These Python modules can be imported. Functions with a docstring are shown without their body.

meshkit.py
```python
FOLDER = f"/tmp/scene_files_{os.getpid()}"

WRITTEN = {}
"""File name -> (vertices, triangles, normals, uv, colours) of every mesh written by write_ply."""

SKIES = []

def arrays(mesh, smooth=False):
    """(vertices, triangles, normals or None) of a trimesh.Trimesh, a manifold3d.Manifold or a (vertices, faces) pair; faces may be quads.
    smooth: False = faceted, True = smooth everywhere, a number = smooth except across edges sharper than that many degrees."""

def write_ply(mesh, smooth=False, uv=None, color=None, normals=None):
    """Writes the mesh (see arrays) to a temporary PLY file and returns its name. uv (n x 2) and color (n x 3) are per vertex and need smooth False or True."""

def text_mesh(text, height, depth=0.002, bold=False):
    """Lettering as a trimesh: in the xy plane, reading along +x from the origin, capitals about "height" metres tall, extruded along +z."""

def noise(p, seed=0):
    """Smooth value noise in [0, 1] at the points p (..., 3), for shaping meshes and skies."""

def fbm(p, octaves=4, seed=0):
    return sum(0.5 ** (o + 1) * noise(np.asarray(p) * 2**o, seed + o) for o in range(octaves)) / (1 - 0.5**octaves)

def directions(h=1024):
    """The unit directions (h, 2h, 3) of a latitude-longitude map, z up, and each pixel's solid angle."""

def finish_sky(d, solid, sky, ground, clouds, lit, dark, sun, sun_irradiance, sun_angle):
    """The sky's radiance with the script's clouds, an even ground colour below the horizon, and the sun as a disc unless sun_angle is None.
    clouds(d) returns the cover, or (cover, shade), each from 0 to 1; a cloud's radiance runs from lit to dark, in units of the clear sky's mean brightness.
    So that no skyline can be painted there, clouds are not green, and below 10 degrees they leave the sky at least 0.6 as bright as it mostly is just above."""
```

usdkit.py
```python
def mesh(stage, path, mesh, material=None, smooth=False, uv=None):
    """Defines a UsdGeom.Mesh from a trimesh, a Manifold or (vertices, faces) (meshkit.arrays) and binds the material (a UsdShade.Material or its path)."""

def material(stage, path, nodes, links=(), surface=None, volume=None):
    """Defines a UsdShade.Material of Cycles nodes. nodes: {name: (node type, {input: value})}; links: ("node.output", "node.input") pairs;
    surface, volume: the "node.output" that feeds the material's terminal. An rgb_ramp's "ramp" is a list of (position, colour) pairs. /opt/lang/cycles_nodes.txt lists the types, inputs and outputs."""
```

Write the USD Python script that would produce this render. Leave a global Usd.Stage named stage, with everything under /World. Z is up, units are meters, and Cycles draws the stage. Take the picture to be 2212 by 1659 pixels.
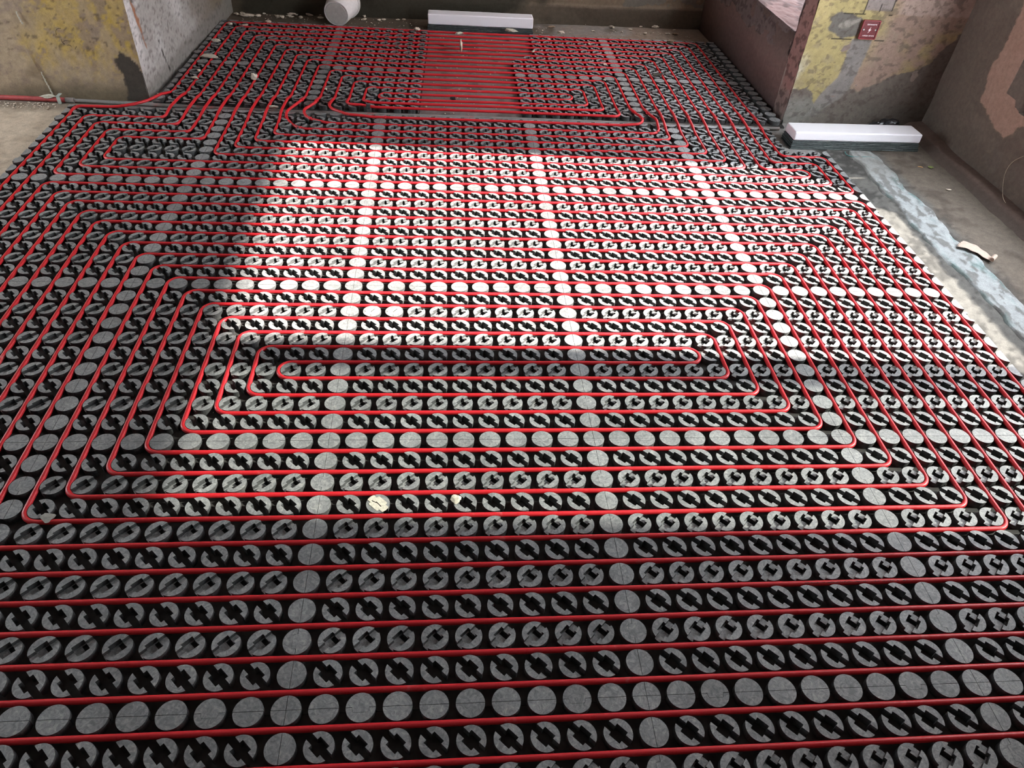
import math
import numpy as np
import trimesh
import usdkit
import meshkit
from shapely.geometry import Polygon, Point, box as sbox
from shapely import affinity
from shapely.ops import unary_union
from pxr import Usd, UsdGeom, UsdLux, UsdShade, Gf, Sdf, Vt

stage = Usd.Stage.CreateInMemory()
UsdGeom.SetStageUpAxis(stage, UsdGeom.Tokens.z)
UsdGeom.SetStageMetersPerUnit(stage, 1.0)
UsdGeom.Xform.Define(stage, '/World')
UsdGeom.Scope.Define(stage, '/World/Looks')

# ------------------------------------------------------------------ camera
W, H = 2212, 1659
FPX, YAW, PIT, ROL = 1570.833, 0.124736, 0.737957, 0.0841187
CAM = np.array([-0.570918, -1.891542, 2.017283])
fwd = np.array([math.sin(YAW) * math.cos(PIT), math.cos(YAW) * math.cos(PIT), -math.sin(PIT)])
rgt = np.cross(fwd, [0, 0, 1]); rgt /= np.linalg.norm(rgt)
upv = np.cross(rgt, fwd)
cr, cu = rgt * math.cos(ROL) + upv * math.sin(ROL), -rgt * math.sin(ROL) + upv * math.cos(ROL)
cam = UsdGeom.Camera.Define(stage, '/World/camera')
cam.AddTransformOp().Set(Gf.Matrix4d(*cr, 0, *cu, 0, *(-fwd), 0, *CAM, 1))
cam.CreateHorizontalApertureAttr(36.0)
cam.CreateVerticalApertureAttr(36.0 * H / W)
cam.CreateFocalLengthAttr(FPX * 36.0 / W)
cam.CreateClippingRangeAttr(Gf.Vec2f(0.05, 200))
cam.CreateExposureAttr(0.0)

# ------------------------------------------------------------------ sky and sun
SUN_TAN = 0.60                     # tangent of the sun's elevation
SUN_DIR = np.array([-1.0, 0.055, -SUN_TAN]); SUN_DIR /= np.linalg.norm(SUN_DIR)
SKY = 5.0
dome = UsdLux.DomeLight.Define(stage, '/World/sky')
dome.CreateIntensityAttr(SKY)
dome.CreateColorAttr(Gf.Vec3f(0.86, 0.93, 1.0))
sun = UsdLux.DistantLight.Define(stage, '/World/sun')
sun.CreateIntensityAttr(6.6)
sun.CreateNormalizeAttr(True)
sun.CreateColorAttr(Gf.Vec3f(1.0, 0.95, 0.86))
sun.CreateAngleAttr(1.1)
zax = -SUN_DIR
xax = np.cross([0, 0, 1], zax); xax /= np.linalg.norm(xax)
yax = np.cross(zax, xax)
sun.AddTransformOp().Set(Gf.Matrix4d(*xax, 0, *yax, 0, *zax, 0, 0, 0, 0, 1))

# ------------------------------------------------------------------ helpers
rng = np.random.default_rng(7)
USED = {}


def numbered(path):
    n = USED.get(path, 0)
    USED[path] = n + 1
    return path if n == 0 else f'{path}_{n:03d}'


def prop(p, label=None, cat=None, group=None, kind=None):
    for k, v in (('label', label), ('category', cat), ('group', group), ('kind', kind)):
        if v:
            p.SetCustomDataByKey(k, v)
    return p


def thing(name, label, cat, loc=(0, 0, 0), rotz=0.0, group=None):
    x = UsdGeom.Xform.Define(stage, numbered('/World/' + name))
    x.AddTranslateOp().Set(Gf.Vec3d(*map(float, loc)))
    x.AddRotateZOp().Set(float(math.degrees(rotz)))
    return prop(x.GetPrim(), label, cat, group)


def obj(name, mesh, mat, parent=None, smooth=False, color=None, **kw):
    base = str(parent.GetPath()) if parent else '/World'
    m = usdkit.mesh(stage, numbered(base + '/' + name), mesh, mat, smooth=smooth)
    if color is not None:
        UsdGeom.PrimvarsAPI(m).CreatePrimvar('tint', Sdf.ValueTypeNames.Color3fArray, 'vertex').Set(
            Vt.Vec3fArray.FromNumpy(np.asarray(color, np.float32)))
    return prop(m.GetPrim(), **kw)


def cat(*ms):
    return trimesh.util.concatenate([m for m in ms if m is not None])


def bx(x0, x1, y0, y1, z0, z1):
    m = trimesh.creation.box((x1 - x0, y1 - y0, z1 - z0))
    m.apply_translation(((x0 + x1) / 2, (y0 + y1) / 2, (z0 + z1) / 2))
    return m


def soft_box(x0, x1, y0, y1, z0, z1, r, seg=3):
    """A box with rounded edges: the hull of small spheres at its corners."""
    pts = []
    s = trimesh.creation.icosphere(subdivisions=1, radius=r).vertices
    for x in (x0 + r, x1 - r):
        for y in (y0 + r, y1 - r):
            for z in (z0 + r, z1 - r):
                pts.append(s + [x, y, z])
    return trimesh.convex.convex_hull(np.vstack(pts))


def tube(P, r, n=10, caps=True):
    P = np.asarray(P, float)
    T = np.gradient(P, axis=0)
    T /= np.linalg.norm(T, axis=1, keepdims=True)
    up = np.tile([0, 0, 1.0], (len(P), 1))
    bad = np.abs(T[:, 2]) > 0.95
    up[bad] = [1.0, 0, 0]
    A = np.cross(T, up); A /= np.linalg.norm(A, axis=1, keepdims=True)
    B = np.cross(A, T)
    a = np.linspace(0, 2 * np.pi, n, endpoint=False)
    r = np.broadcast_to(np.asarray(r, float), (len(P),))
    V = P[:, None] + r[:, None, None] * (np.cos(a)[None, :, None] * A[:, None] + np.sin(a)[None, :, None] * B[:, None])
    V = V.reshape(-1, 3)
    i = np.arange(len(P) - 1)[:, None] * n
    k = np.arange(n)[None]
    k2 = (k + 1) % n
    F = np.concatenate([np.stack([i + k, i + n + k, i + n + k2], -1).reshape(-1, 3), np.stack([i + k, i + n + k2, i + k2], -1).reshape(-1, 3)])
    if caps:
        V = np.vstack([V, P[0], P[-1]])
        c0, c1, last = len(V) - 2, len(V) - 1, (len(P) - 1) * n
        kk = np.arange(n)
        F = np.concatenate([F, np.stack([np.full(n, c0), kk, (kk + 1) % n], -1), np.stack([np.full(n, c1), last + (kk + 1) % n, last + kk], -1)])
    return trimesh.Trimesh(V, F[:, ::-1], process=False)


def spline(P, n=8):
    from scipy.interpolate import CubicSpline
    P = np.asarray(P, float)
    t = np.r_[0, np.cumsum(np.linalg.norm(np.diff(P, axis=0), axis=1))]
    return CubicSpline(t, P)(np.linspace(0, t[-1], n * (len(P) - 1) + 1))


def lathe(prof, n=40):
    return trimesh.creation.revolve(np.asarray(prof, float), sections=n)


def fbm(P, scale, octaves=4, seed=0):
    P = np.asarray(P, float)
    if P.shape[1] == 2:
        P = np.c_[P, np.zeros(len(P))]
    return np.clip(.5 + 1.9 * (np.asarray(meshkit.fbm(P * scale, octaves, seed), float) - .5), -.2, 1.2)


def sm(a, b, x):
    t = np.clip((x - a) / (b - a), 0, 1)
    return t * t * (3 - 2 * t)


def mixc(c, d, m):
    m = np.asarray(m)[:, None]
    return np.asarray(c) * (1 - m) + np.asarray(d) * m


def inside(poly, U, noise=None, soft=0.01):
    """1 inside the outline, 0 outside; noise pushes the edge in and out."""
    import shapely
    p = Polygon(poly)
    pts = shapely.points(U)
    d = shapely.distance(p.exterior, pts) * np.where(shapely.contains(p, pts), 1, -1)
    if noise is not None:
        d = d + noise
    return sm(-soft, soft, d)


# ------------------------------------------------------------------ materials
def mat(name, nodes, links, surface='p.BSDF'):
    return usdkit.material(stage, '/World/Looks/' + name, nodes, links, surface=surface)


def plain(name, color, rough=0.6, scale=40.0, amount=0.25, bump=0.0, **kw):
    c = np.asarray(color, float)
    n = {'g': ('geometry', {}), 'n': ('noise_texture', {'scale': scale, 'detail': 4.0}),
         'r': ('rgb_ramp', {'ramp': [(0.25, tuple(c * (1 - amount))), (0.75, tuple(np.minimum(c * (1 + amount), 1)))]}),
         'p': ('principled_bsdf', {'roughness': rough, **kw})}
    l = [('g.position', 'n.vector'), ('n.fac', 'r.fac'), ('r.color', 'p.base_color')]
    if bump:
        n['b'] = ('bump', {'strength': bump, 'distance': 0.003})
        l += [('n.fac', 'b.height'), ('b.normal', 'p.normal')]
    return mat(name, n, l)


def tinted(name, rough=0.9, s1=35.0, s2=220.0, bump=0.5, dist=0.006, amount=0.28, spec=0.3):
    """Reads the mesh's own colour and adds grain and relief."""
    return mat(name, {
        'a': ('attribute', {'attribute': 'tint'}), 'g': ('geometry', {}),
        'n1': ('noise_texture', {'scale': s1, 'detail': 6.0, 'roughness': 0.65}),
        'n2': ('noise_texture', {'scale': s2, 'detail': 3.0, 'roughness': 0.6}),
        'm': ('mix_float', {'fac': 0.45}),
        'r': ('map_range', {'from_min': 0.3, 'from_max': 0.7, 'to_min': .84 * (1 - amount), 'to_max': .84 * (1 + amount), 'clamp': True}),
        'x': ('vector_math', {'math_type': 'scale'}),
        'b': ('bump', {'strength': bump, 'distance': dist}),
        'p': ('principled_bsdf', {'roughness': rough, 'specular_ior_level': spec})},
        [('g.position', 'n1.vector'), ('g.position', 'n2.vector'), ('n1.fac', 'm.a'), ('n2.fac', 'm.b'), ('m.result', 'r.value'),
         ('a.color', 'x.vector1'), ('r.result', 'x.scale'), ('x.vector', 'p.base_color'), ('m.result', 'b.height'), ('b.normal', 'p.normal')])


WALL = tinted('rough_plaster')
FLOORM = tinted('screed', s1=22.0, s2=160.0, bump=0.4, dist=0.004, amount=0.33)

STUD = mat('grey_foam', {
    'g': ('geometry', {}),
    'n1': ('noise_texture', {'scale': 55.0, 'detail': 5.0, 'roughness': 0.7, 'distortion': 1.6}),
    'n2': ('noise_texture', {'scale': 3.2, 'detail': 3.0}),
    'n3': ('noise_texture', {'scale': 420.0, 'detail': 2.0}),
    'r': ('rgb_ramp', {'ramp': [(0.28, (0.115, 0.119, 0.123)), (0.44, (0.185, 0.189, 0.191)), (0.56, (0.255, 0.257, 0.255)), (0.72, (0.40, 0.39, 0.36))]}),
    'sx': ('separate_xyz', {}), 'dust': ('map_range', {'from_min': 0.4, 'from_max': 0.9, 'to_min': 0.30, 'to_max': 1.0, 'clamp': True}), 'y': ('vector_math', {'math_type': 'scale'}),  # up-facing faces keep full colour, sides and slot walls go darker
    'm': ('map_range', {'from_min': 0.35, 'from_max': 0.65, 'to_min': 0.82, 'to_max': 1.2, 'clamp': True}),
    'x': ('vector_math', {'math_type': 'scale'}),
    'b': ('bump', {'strength': 0.35, 'distance': 0.0015}),
    'p': ('principled_bsdf', {'roughness': 0.52, 'specular_ior_level': 0.5})},
    [('g.position', 'n1.vector'), ('g.position', 'n2.vector'), ('g.position', 'n3.vector'), ('n1.fac', 'r.fac'), ('n2.fac', 'm.value'),
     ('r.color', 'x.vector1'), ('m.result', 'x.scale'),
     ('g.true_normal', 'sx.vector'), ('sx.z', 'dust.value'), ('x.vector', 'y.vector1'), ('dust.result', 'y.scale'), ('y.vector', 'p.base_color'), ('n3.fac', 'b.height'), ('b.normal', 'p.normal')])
BASE = plain('dark_foam_base', (0.030, 0.027, 0.025), 0.85, 30, 0.6, 0.3)

PIPE = mat('red_pipe', {
    'g': ('geometry', {}),
    'n1': ('noise_texture', {'scale': 7.0, 'detail': 6.0, 'roughness': 0.72}),
    'n2': ('noise_texture', {'scale': 120.0, 'detail': 3.0}),
    'r': ('rgb_ramp', {'ramp': [(0.0, (0.58, 0.014, 0.022)), (0.62, (0.60, 0.018, 0.026)), (0.70, (0.58, 0.10, 0.10)), (0.78, (0.55, 0.33, 0.30))]}),
    's': ('map_range', {'from_min': 0.3, 'from_max': 0.7, 'to_min': 0.30, 'to_max': 0.55, 'clamp': True}),
    'p': ('principled_bsdf', {'specular_ior_level': 0.45})},
    [('g.position', 'n1.vector'), ('g.position', 'n2.vector'), ('n1.fac', 'r.fac'), ('r.color', 'p.base_color'), ('n2.fac', 's.value'), ('s.result', 'p.roughness')])
TIE = plain('red_tie_plastic', (0.55, 0.02, 0.03), 0.4, 50, 0.15)
FOAM = plain('white_foam', (0.82, 0.79, 0.82), 0.75, 350, 0.06, 0.3)
SHEET = plain('dark_sheet', (0.05, 0.062, 0.06), 0.45, 60, 0.4)
BUCKET = plain('white_plastic', (0.70, 0.66, 0.64), 0.4, 60, 0.08)
PLATE = plain('red_plate', (0.13, 0.009, 0.012), 0.4, 70, 0.2)
PLATE_RIM = plain('red_plate_rim', (0.23, 0.025, 0.03), 0.4, 70, 0.2)
PRINT = plain('white_print', (0.75, 0.62, 0.62), 0.6, 90, 0.1)
BLACK = plain('black_print', (0.02, 0.018, 0.018), 0.7, 90, 0.2)
STEEL = plain('screw_steel', (0.6, 0.58, 0.55), 0.3, 90, 0.1, metallic=0.8)
CHIP = plain('plaster_chip', (0.62, 0.53, 0.43), 0.9, 120, 0.3, 0.4)
PALE = plain('pale_plaster', (0.55, 0.51, 0.42), 0.9, 120, 0.25, 0.4)
BROWN = plain('brown_chip', (0.26, 0.18, 0.12), 0.85, 120, 0.3, 0.4)
CARD = plain('cardboard', (0.50, 0.38, 0.31), 0.8, 60, 0.12)
RCOND = plain('red_conduit', (0.40, 0.055, 0.055), 0.5, 25, 0.35)
GCOND = mat('grey_conduit', {'g': ('geometry', {}), 'n': ('noise_texture', {'scale': 5.0, 'detail': 5.0, 'roughness': 0.7}),
    'r': ('rgb_ramp', {'ramp': [(0.3, (0.13, 0.12, 0.115)), (0.52, (0.22, 0.205, 0.19)), (0.60, (0.26, 0.18, 0.165)), (0.68, (0.34, 0.09, 0.085))]}),
    'p': ('principled_bsdf', {'roughness': 0.7})}, [('g.position', 'n.vector'), ('n.fac', 'r.fac'), ('r.color', 'p.base_color')])
WIRE = plain('pale_wire', (0.60, 0.52, 0.40), 0.6, 90, 0.15)
TEAL = plain('teal_paint', (0.06, 0.20, 0.19), 0.6, 60, 0.3)
WOOD = plain('raw_wood', (0.42, 0.26, 0.14), 0.7, 30, 0.25)
LEAF = plain('dry_leaf', (0.18, 0.22, 0.06), 0.7, 90, 0.3)
FRAME = plain('window_metal', (0.30, 0.31, 0.32), 0.45, 30, 0.1)
PLASTICBAG = plain('black_film', (0.02, 0.02, 0.022), 0.3, 60, 0.3)
GLASS = mat('dusty_glass', {'t': ('transparent_bsdf', {'color': (0.55, 0.57, 0.56)}), 'g': ('glossy_bsdf', {'color': (0.9, 0.9, 0.9), 'roughness': 0.05}),
    'f': ('fresnel', {'IOR': 1.5}), 'm': ('mix_closure', {})}, [('f.fac', 'm.fac'), ('t.BSDF', 'm.closure1'), ('g.BSDF', 'm.closure2')], surface='m.closure')  # low transmission, added to weaken the sun through the near window

# ------------------------------------------------------------------ lattice frames
FZ = -0.04          # concrete floor; stud tops are z = 0, panel bases end at -0.03


def Fg(i, j):
    return np.array([i * 0.1, j * 0.1])


LA, RA = -0.0253, 0.0051
LO, RO = np.array([-1.473, 3.8554]), np.array([0.8105, 3.844])


def Lg(i, j):
    c, s = math.cos(LA), math.sin(LA)
    return LO + [c * i * .1 - s * j * .1, s * i * .1 + c * j * .1]


def Rg(i, j):
    c, s = math.cos(RA), math.sin(RA)
    return RO + [c * i * .1 - s * j * .1, s * i * .1 + c * j * .1]


# ------------------------------------------------------------------ the room
CEIL = 3.3
WL0, WL1 = np.array([-2.555, 3.18]), np.array([-2.428, 5.215])      # left block: outer corner, inner corner
BR = np.array([1.825, 5.345])                                       # back right corner
RC0, RC1 = np.array([1.885, 3.18]), np.array([2.955, 3.18])         # return wall
RW1 = np.array([2.93, 2.3])                                         # window jamb in the right wall
RWY = -2.35


def grid_wall(a, b, Us, Zs, colorfn, dispfn=None):
    """A vertical sheet from a to b (its room side lies to the right of a -> b). Us: metres from a."""
    a, b = np.asarray(a, float), np.asarray(b, float)
    d = (b - a) / np.linalg.norm(b - a)
    nrm = np.array([d[1], -d[0]])
    U, Z = np.meshgrid(Us, Zs)
    UZ = np.c_[U.ravel(), Z.ravel()]
    xy = a + UZ[:, :1] * d
    P3 = np.c_[xy, UZ[:, 1]]
    col = colorfn(UZ, P3)
    h = dispfn(UZ, P3) if dispfn else np.zeros(len(UZ))
    V = np.c_[xy + h[:, None] * nrm, UZ[:, 1]]
    nu, nz = len(Us), len(Zs)
    k = (np.arange(nz - 1)[:, None] * nu + np.arange(nu - 1)[None]).ravel()
    F = np.r_[np.c_[k, k + 1, k + nu + 1], np.c_[k, k + nu + 1, k + nu]]
    return V, F, col


def solid_part(m, color):
    v, f, _ = meshkit.arrays(m)
    return v, f, np.tile(color, (len(v), 1))


def join(parts):
    V, F, C, o = [], [], [], 0
    for v, f, c in parts:
        V.append(v); F.append(f + o); C.append(c); o += len(v)
    return (np.vstack(V), np.vstack(F)), np.vstack(C)


def dense(lo, mid, hi, step, coarse=0.25):
    a = np.arange(lo, mid, step)
    b = np.linspace(mid, hi, max(2, int((hi - mid) / coarse) + 1))
    return np.r_[a, b]


def slab(a, b, t, z0, z1):
    """A box behind the line a -> b (away from the room), t thick, standing 6 mm back."""
    a, b = np.asarray(a, float), np.asarray(b, float)
    d = (b - a) / np.linalg.norm(b - a)
    o = np.array([-d[1], d[0]])
    p = Polygon([a + o * .006, b + o * .006, b + o * t, a + o * t])
    m = trimesh.creation.extrude_polygon(p if p.exterior.is_ccw else Polygon(list(p.exterior.coords)[::-1]), z1 - z0)
    m.apply_translation((0, 0, z0))
    return m


# --- left block: yellow front and grey side
def c_left_front(UZ, P):
    x, z = P[:, 0], P[:, 2]
    n, n2, n3 = fbm(P, 4, 5, 1) - .5, fbm(P * [1.6, 1, .6], 9, 5, 2) - .5, fbm(P, 30, 3, 3) - .5
    tan, yel, brown = np.array((.50, .385, .26)), np.array((.62, .43, .10)), np.array((.235, .18, .115))
    c = np.tile(tan, (len(x), 1))
    yellow = sm(-3.28, -3.05, x + n * .35) * sm(.06, .30, z + n2 * .3)
    c = mixc(c, yel, np.clip(yellow * (0.75 + n2 * 1.2), 0, 1))
    c = mixc(c, (.50, .38, .25), np.clip(inside([(-2.86, .62), (-2.80, .62), (-2.67, .26), (-2.74, .22)], np.c_[x, z], n3 * .05 + n * .05, .01), 0, 1) * .7)
    c = mixc(c, (.37, .28, .22), np.clip(sm(.0, .35, n2 + n3 * .6) * 1.2, 0, .8))
    c = mixc(c, brown, sm(.13, -.02, z + n * .12))
    c = mixc(c, (.085, .072, .058), inside([(-2.70, .225), (-2.66, .275), (-2.60, .255), (-2.545, .13), (-2.54, -.1), (-2.72, -.1), (-2.70, .02), (-2.685, .13)], np.c_[x, z], n * .05 + n3 * .02, .006))
    c = mixc(c, (.10, .07, .05), sm(.30, .42, fbm(P, 42, 3, 9) - .44 + n * .1) * .6 * sm(.2, .3, z))
    return np.clip(c, 0.01, 1)


def d_left_front(UZ, P):
    return -.003 + .006 * (fbm(P, 6, 5, 4) - .5)


def c_left_side(UZ, P):
    u, z = UZ[:, 0], UZ[:, 1]
    n, n2, n3 = fbm(P, 2.2, 6, 11) - .5, fbm(P * [1, 1, .6], 5, 6, 12) - .5, fbm(P, 30, 3, 13) - .5
    c = np.tile((.40, .385, .36), (len(u), 1))
    c = mixc(c, (.55, .54, .52), np.clip(sm(-.1, .25, n2 + n * .5) * sm(.05, .2, z), 0, 1))
    c = mixc(c, (.66, .64, .62), sm(.16, .09, u + n3 * .05 + n * .06) * sm(.17, .30, z + n * .1))
    c = mixc(c, (.36, .17, .095), inside([(.085, .75), (.13, .75), (.17, .45), (.19, .24), (.165, .26), (.12, .42)], UZ, n3 * .03 + n2 * .03 - .004, .006))
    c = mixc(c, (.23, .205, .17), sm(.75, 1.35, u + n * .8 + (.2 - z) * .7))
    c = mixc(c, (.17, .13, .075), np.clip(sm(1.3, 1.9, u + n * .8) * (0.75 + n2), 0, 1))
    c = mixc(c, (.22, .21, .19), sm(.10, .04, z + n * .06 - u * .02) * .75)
    c = mixc(c, (.05, .045, .04), inside([(.37, .24), (.385, .24), (.45, .02), (.43, .02)], UZ, n3 * .02 - .001, .005))
    c = mixc(c, (.10, .09, .08), sm(.2, .28, fbm(P, 46, 4, 17) - .46) * .5)
    return np.clip(c, 0.01, 1)


def d_left_side(UZ, P):
    u, z = UZ[:, 0], UZ[:, 1]
    return -.004 + .010 * (fbm(P, 5, 5, 14) - .5) - .006 * inside([(.085, .75), (.14, .75), (.18, .45), (.2, .24), (.165, .26), (.12, .42)], UZ, None, .01)


Lz = dense(FZ, .72, CEIL, .011)
d_ls = np.linalg.norm(WL1 - WL0)
parts = [grid_wall((-6.2, 3.18), WL0, np.r_[np.linspace(0, 2.55, 8), np.arange(2.6, 3.645, .011), 3.645], Lz, c_left_front, d_left_front),
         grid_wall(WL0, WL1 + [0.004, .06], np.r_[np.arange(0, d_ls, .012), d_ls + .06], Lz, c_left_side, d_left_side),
         solid_part(trimesh.creation.extrude_polygon(Polygon([(-6.2, 3.19), (-2.566, 3.19), (-2.438, 5.6), (-6.2, 5.6)]), CEIL - FZ).apply_translation((0, 0, FZ)), (.3, .28, .25))]
m, c = join(parts)
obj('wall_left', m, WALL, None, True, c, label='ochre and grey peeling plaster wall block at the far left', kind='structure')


# --- back wall
def c_back(UZ, P):
    x, z = P[:, 0], P[:, 2]
    n, n2 = fbm(P, 3, 5, 21) - .5, fbm(P * [2.5, 1, .7], 10, 4, 22) - .5
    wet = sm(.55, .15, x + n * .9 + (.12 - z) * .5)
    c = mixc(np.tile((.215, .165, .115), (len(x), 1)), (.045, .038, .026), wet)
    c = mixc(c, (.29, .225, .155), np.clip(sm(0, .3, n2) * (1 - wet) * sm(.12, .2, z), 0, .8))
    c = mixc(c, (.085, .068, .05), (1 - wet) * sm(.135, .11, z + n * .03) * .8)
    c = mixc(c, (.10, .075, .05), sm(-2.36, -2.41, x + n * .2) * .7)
    return np.clip(c, .008, 1)


def d_back(UZ, P):
    z = P[:, 2]
    return -.01 + .02 * (fbm(P, 5, 5, 23) - .5) + .012 * sm(.135, .12, z + (fbm(P, 3, 4, 24) - .5) * .03)


d_b = np.linalg.norm(BR - WL1)
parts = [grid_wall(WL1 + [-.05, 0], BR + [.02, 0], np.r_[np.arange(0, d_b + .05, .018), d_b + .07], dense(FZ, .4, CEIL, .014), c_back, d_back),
         solid_part(slab(WL1 + [-.2, .02], BR + [.5, .02], .25, FZ, CEIL), (.2, .18, .15))]
m, c = join(parts)
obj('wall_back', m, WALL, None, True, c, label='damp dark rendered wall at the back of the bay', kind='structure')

# --- bay wall with the low sill, on the right of the back bay
SILL = 0.53
JY = 3.40


def c_bay(UZ, P):
    y, z = P[:, 1], P[:, 2]
    n, n2, n3 = fbm(P, 4, 5, 31) - .5, fbm(P * [1, 6, .8], 6, 4, 32) - .5, fbm(P, 30, 3, 33) - .5
    c = np.tile((.31, .255, .22), (len(y), 1))
    c = mixc(c, (.45, .37, .32), np.clip(sm(0, .3, n2), 0, 1) * .8)
    c = mixc(c, (.22, .175, .165), sm(.0, .05, z - (.36 - (y - 3.4) * .03 + n * .16)))
    c = mixc(c, (.41, .245, .215), sm(.0, .015, (3.385 - y) + n3 * .03 + (z - .5) * .05) * sm(.14, .2, z + n3 * .05))
    c = mixc(c, (.30, .225, .20), sm(.2, .12, z + n * .05) * sm(3.6, 3.3, y) * .8)
    c = mixc(c, (.055, .04, .035), inside([(3.345, .75), (3.375, .75), (3.43, .33), (3.39, .3)], np.c_[y, z], n3 * .03 - .004, .007))
    c = mixc(c, (.05, .035, .03), sm(.15, .22, fbm(P, 26, 4, 37) - .47) * .55)
    return np.clip(c, .01, 1)


def d_bay(UZ, P):
    y, z = P[:, 1], P[:, 2]
    up = sm(.0, .03, z - (.36 - (y - 3.4) * .03 + (fbm(P, 4, 5, 31) - .5) * .16))
    return -.012 + .008 * up + .012 * (fbm(P, 9, 5, 34) - .5) * (.3 + up) + .008 * sm(3.39, 3.37, y)


d_s = np.linalg.norm(RC0 - BR)
dirb = (RC0 - BR) / d_s
uj = (BR[1] - JY) / -dirb[1]
parts = [grid_wall(BR, RC0, np.r_[np.arange(0, uj, .012), uj], np.r_[np.arange(FZ, SILL, .012), SILL], c_bay, d_bay),
         grid_wall(BR, RC0, np.r_[uj, np.arange(uj + .008, d_s, .008), d_s], dense(FZ, .95, CEIL, .012), c_bay, d_bay)]
# sill top, rough pink mortar
Us, Vs = np.linspace(0, uj, 150), np.linspace(0.0, .75, 60)
A, B = np.meshgrid(Us, Vs)
xy = BR + A.ravel()[:, None] * dirb + B.ravel()[:, None] * np.array([-dirb[1], dirb[0]])
Q = np.c_[xy, np.full(len(xy), SILL)]
hz = (.022 * (fbm(Q * [1, .5, 1], 9, 5, 41) - .5) - .002) * sm(0, .03, B.ravel()) + .0
nu = len(Us)
k = (np.arange(len(Vs) - 1)[:, None] * nu + np.arange(nu - 1)[None]).ravel()
colr = mixc(np.tile((.20, .125, .12), (len(Q), 1)), (.10, .06, .058), np.clip(sm(.5, .62, fbm(Q * [1, .4, 1], 14, 4, 42)), 0, 1))
parts.append((Q + np.c_[np.zeros((len(Q), 2)), hz], np.r_[np.c_[k, k + 1, k + nu + 1], np.c_[k, k + nu + 1, k + nu]], colr))
parts.append(solid_part(slab(BR, BR + dirb * uj, .78, FZ, SILL - .016), (.25, .17, .15)))
parts.append(solid_part(slab(BR - dirb * .1, BR + dirb * (uj + .05), .26, 2.8, CEIL), (.3, .25, .22)))
parts.append(solid_part(slab(BR - dirb * .15, BR + dirb * .12, .26, SILL, CEIL), (.3, .22, .2)))
m, c = join(parts)
obj('wall_bay', m, WALL, None, True, c, label='low rough sill wall with open window on the right of the back bay', kind='structure')

# jamb reveal of the bay window: smooth grey-pink render on the near side
obj('trim_1', bx(1.893, 2.66, JY - .004, JY + .012, SILL - .03, 2.8), plain('jamb_render', (.30, .22, .20), .9, 30, .2, .2), kind='structure')


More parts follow.
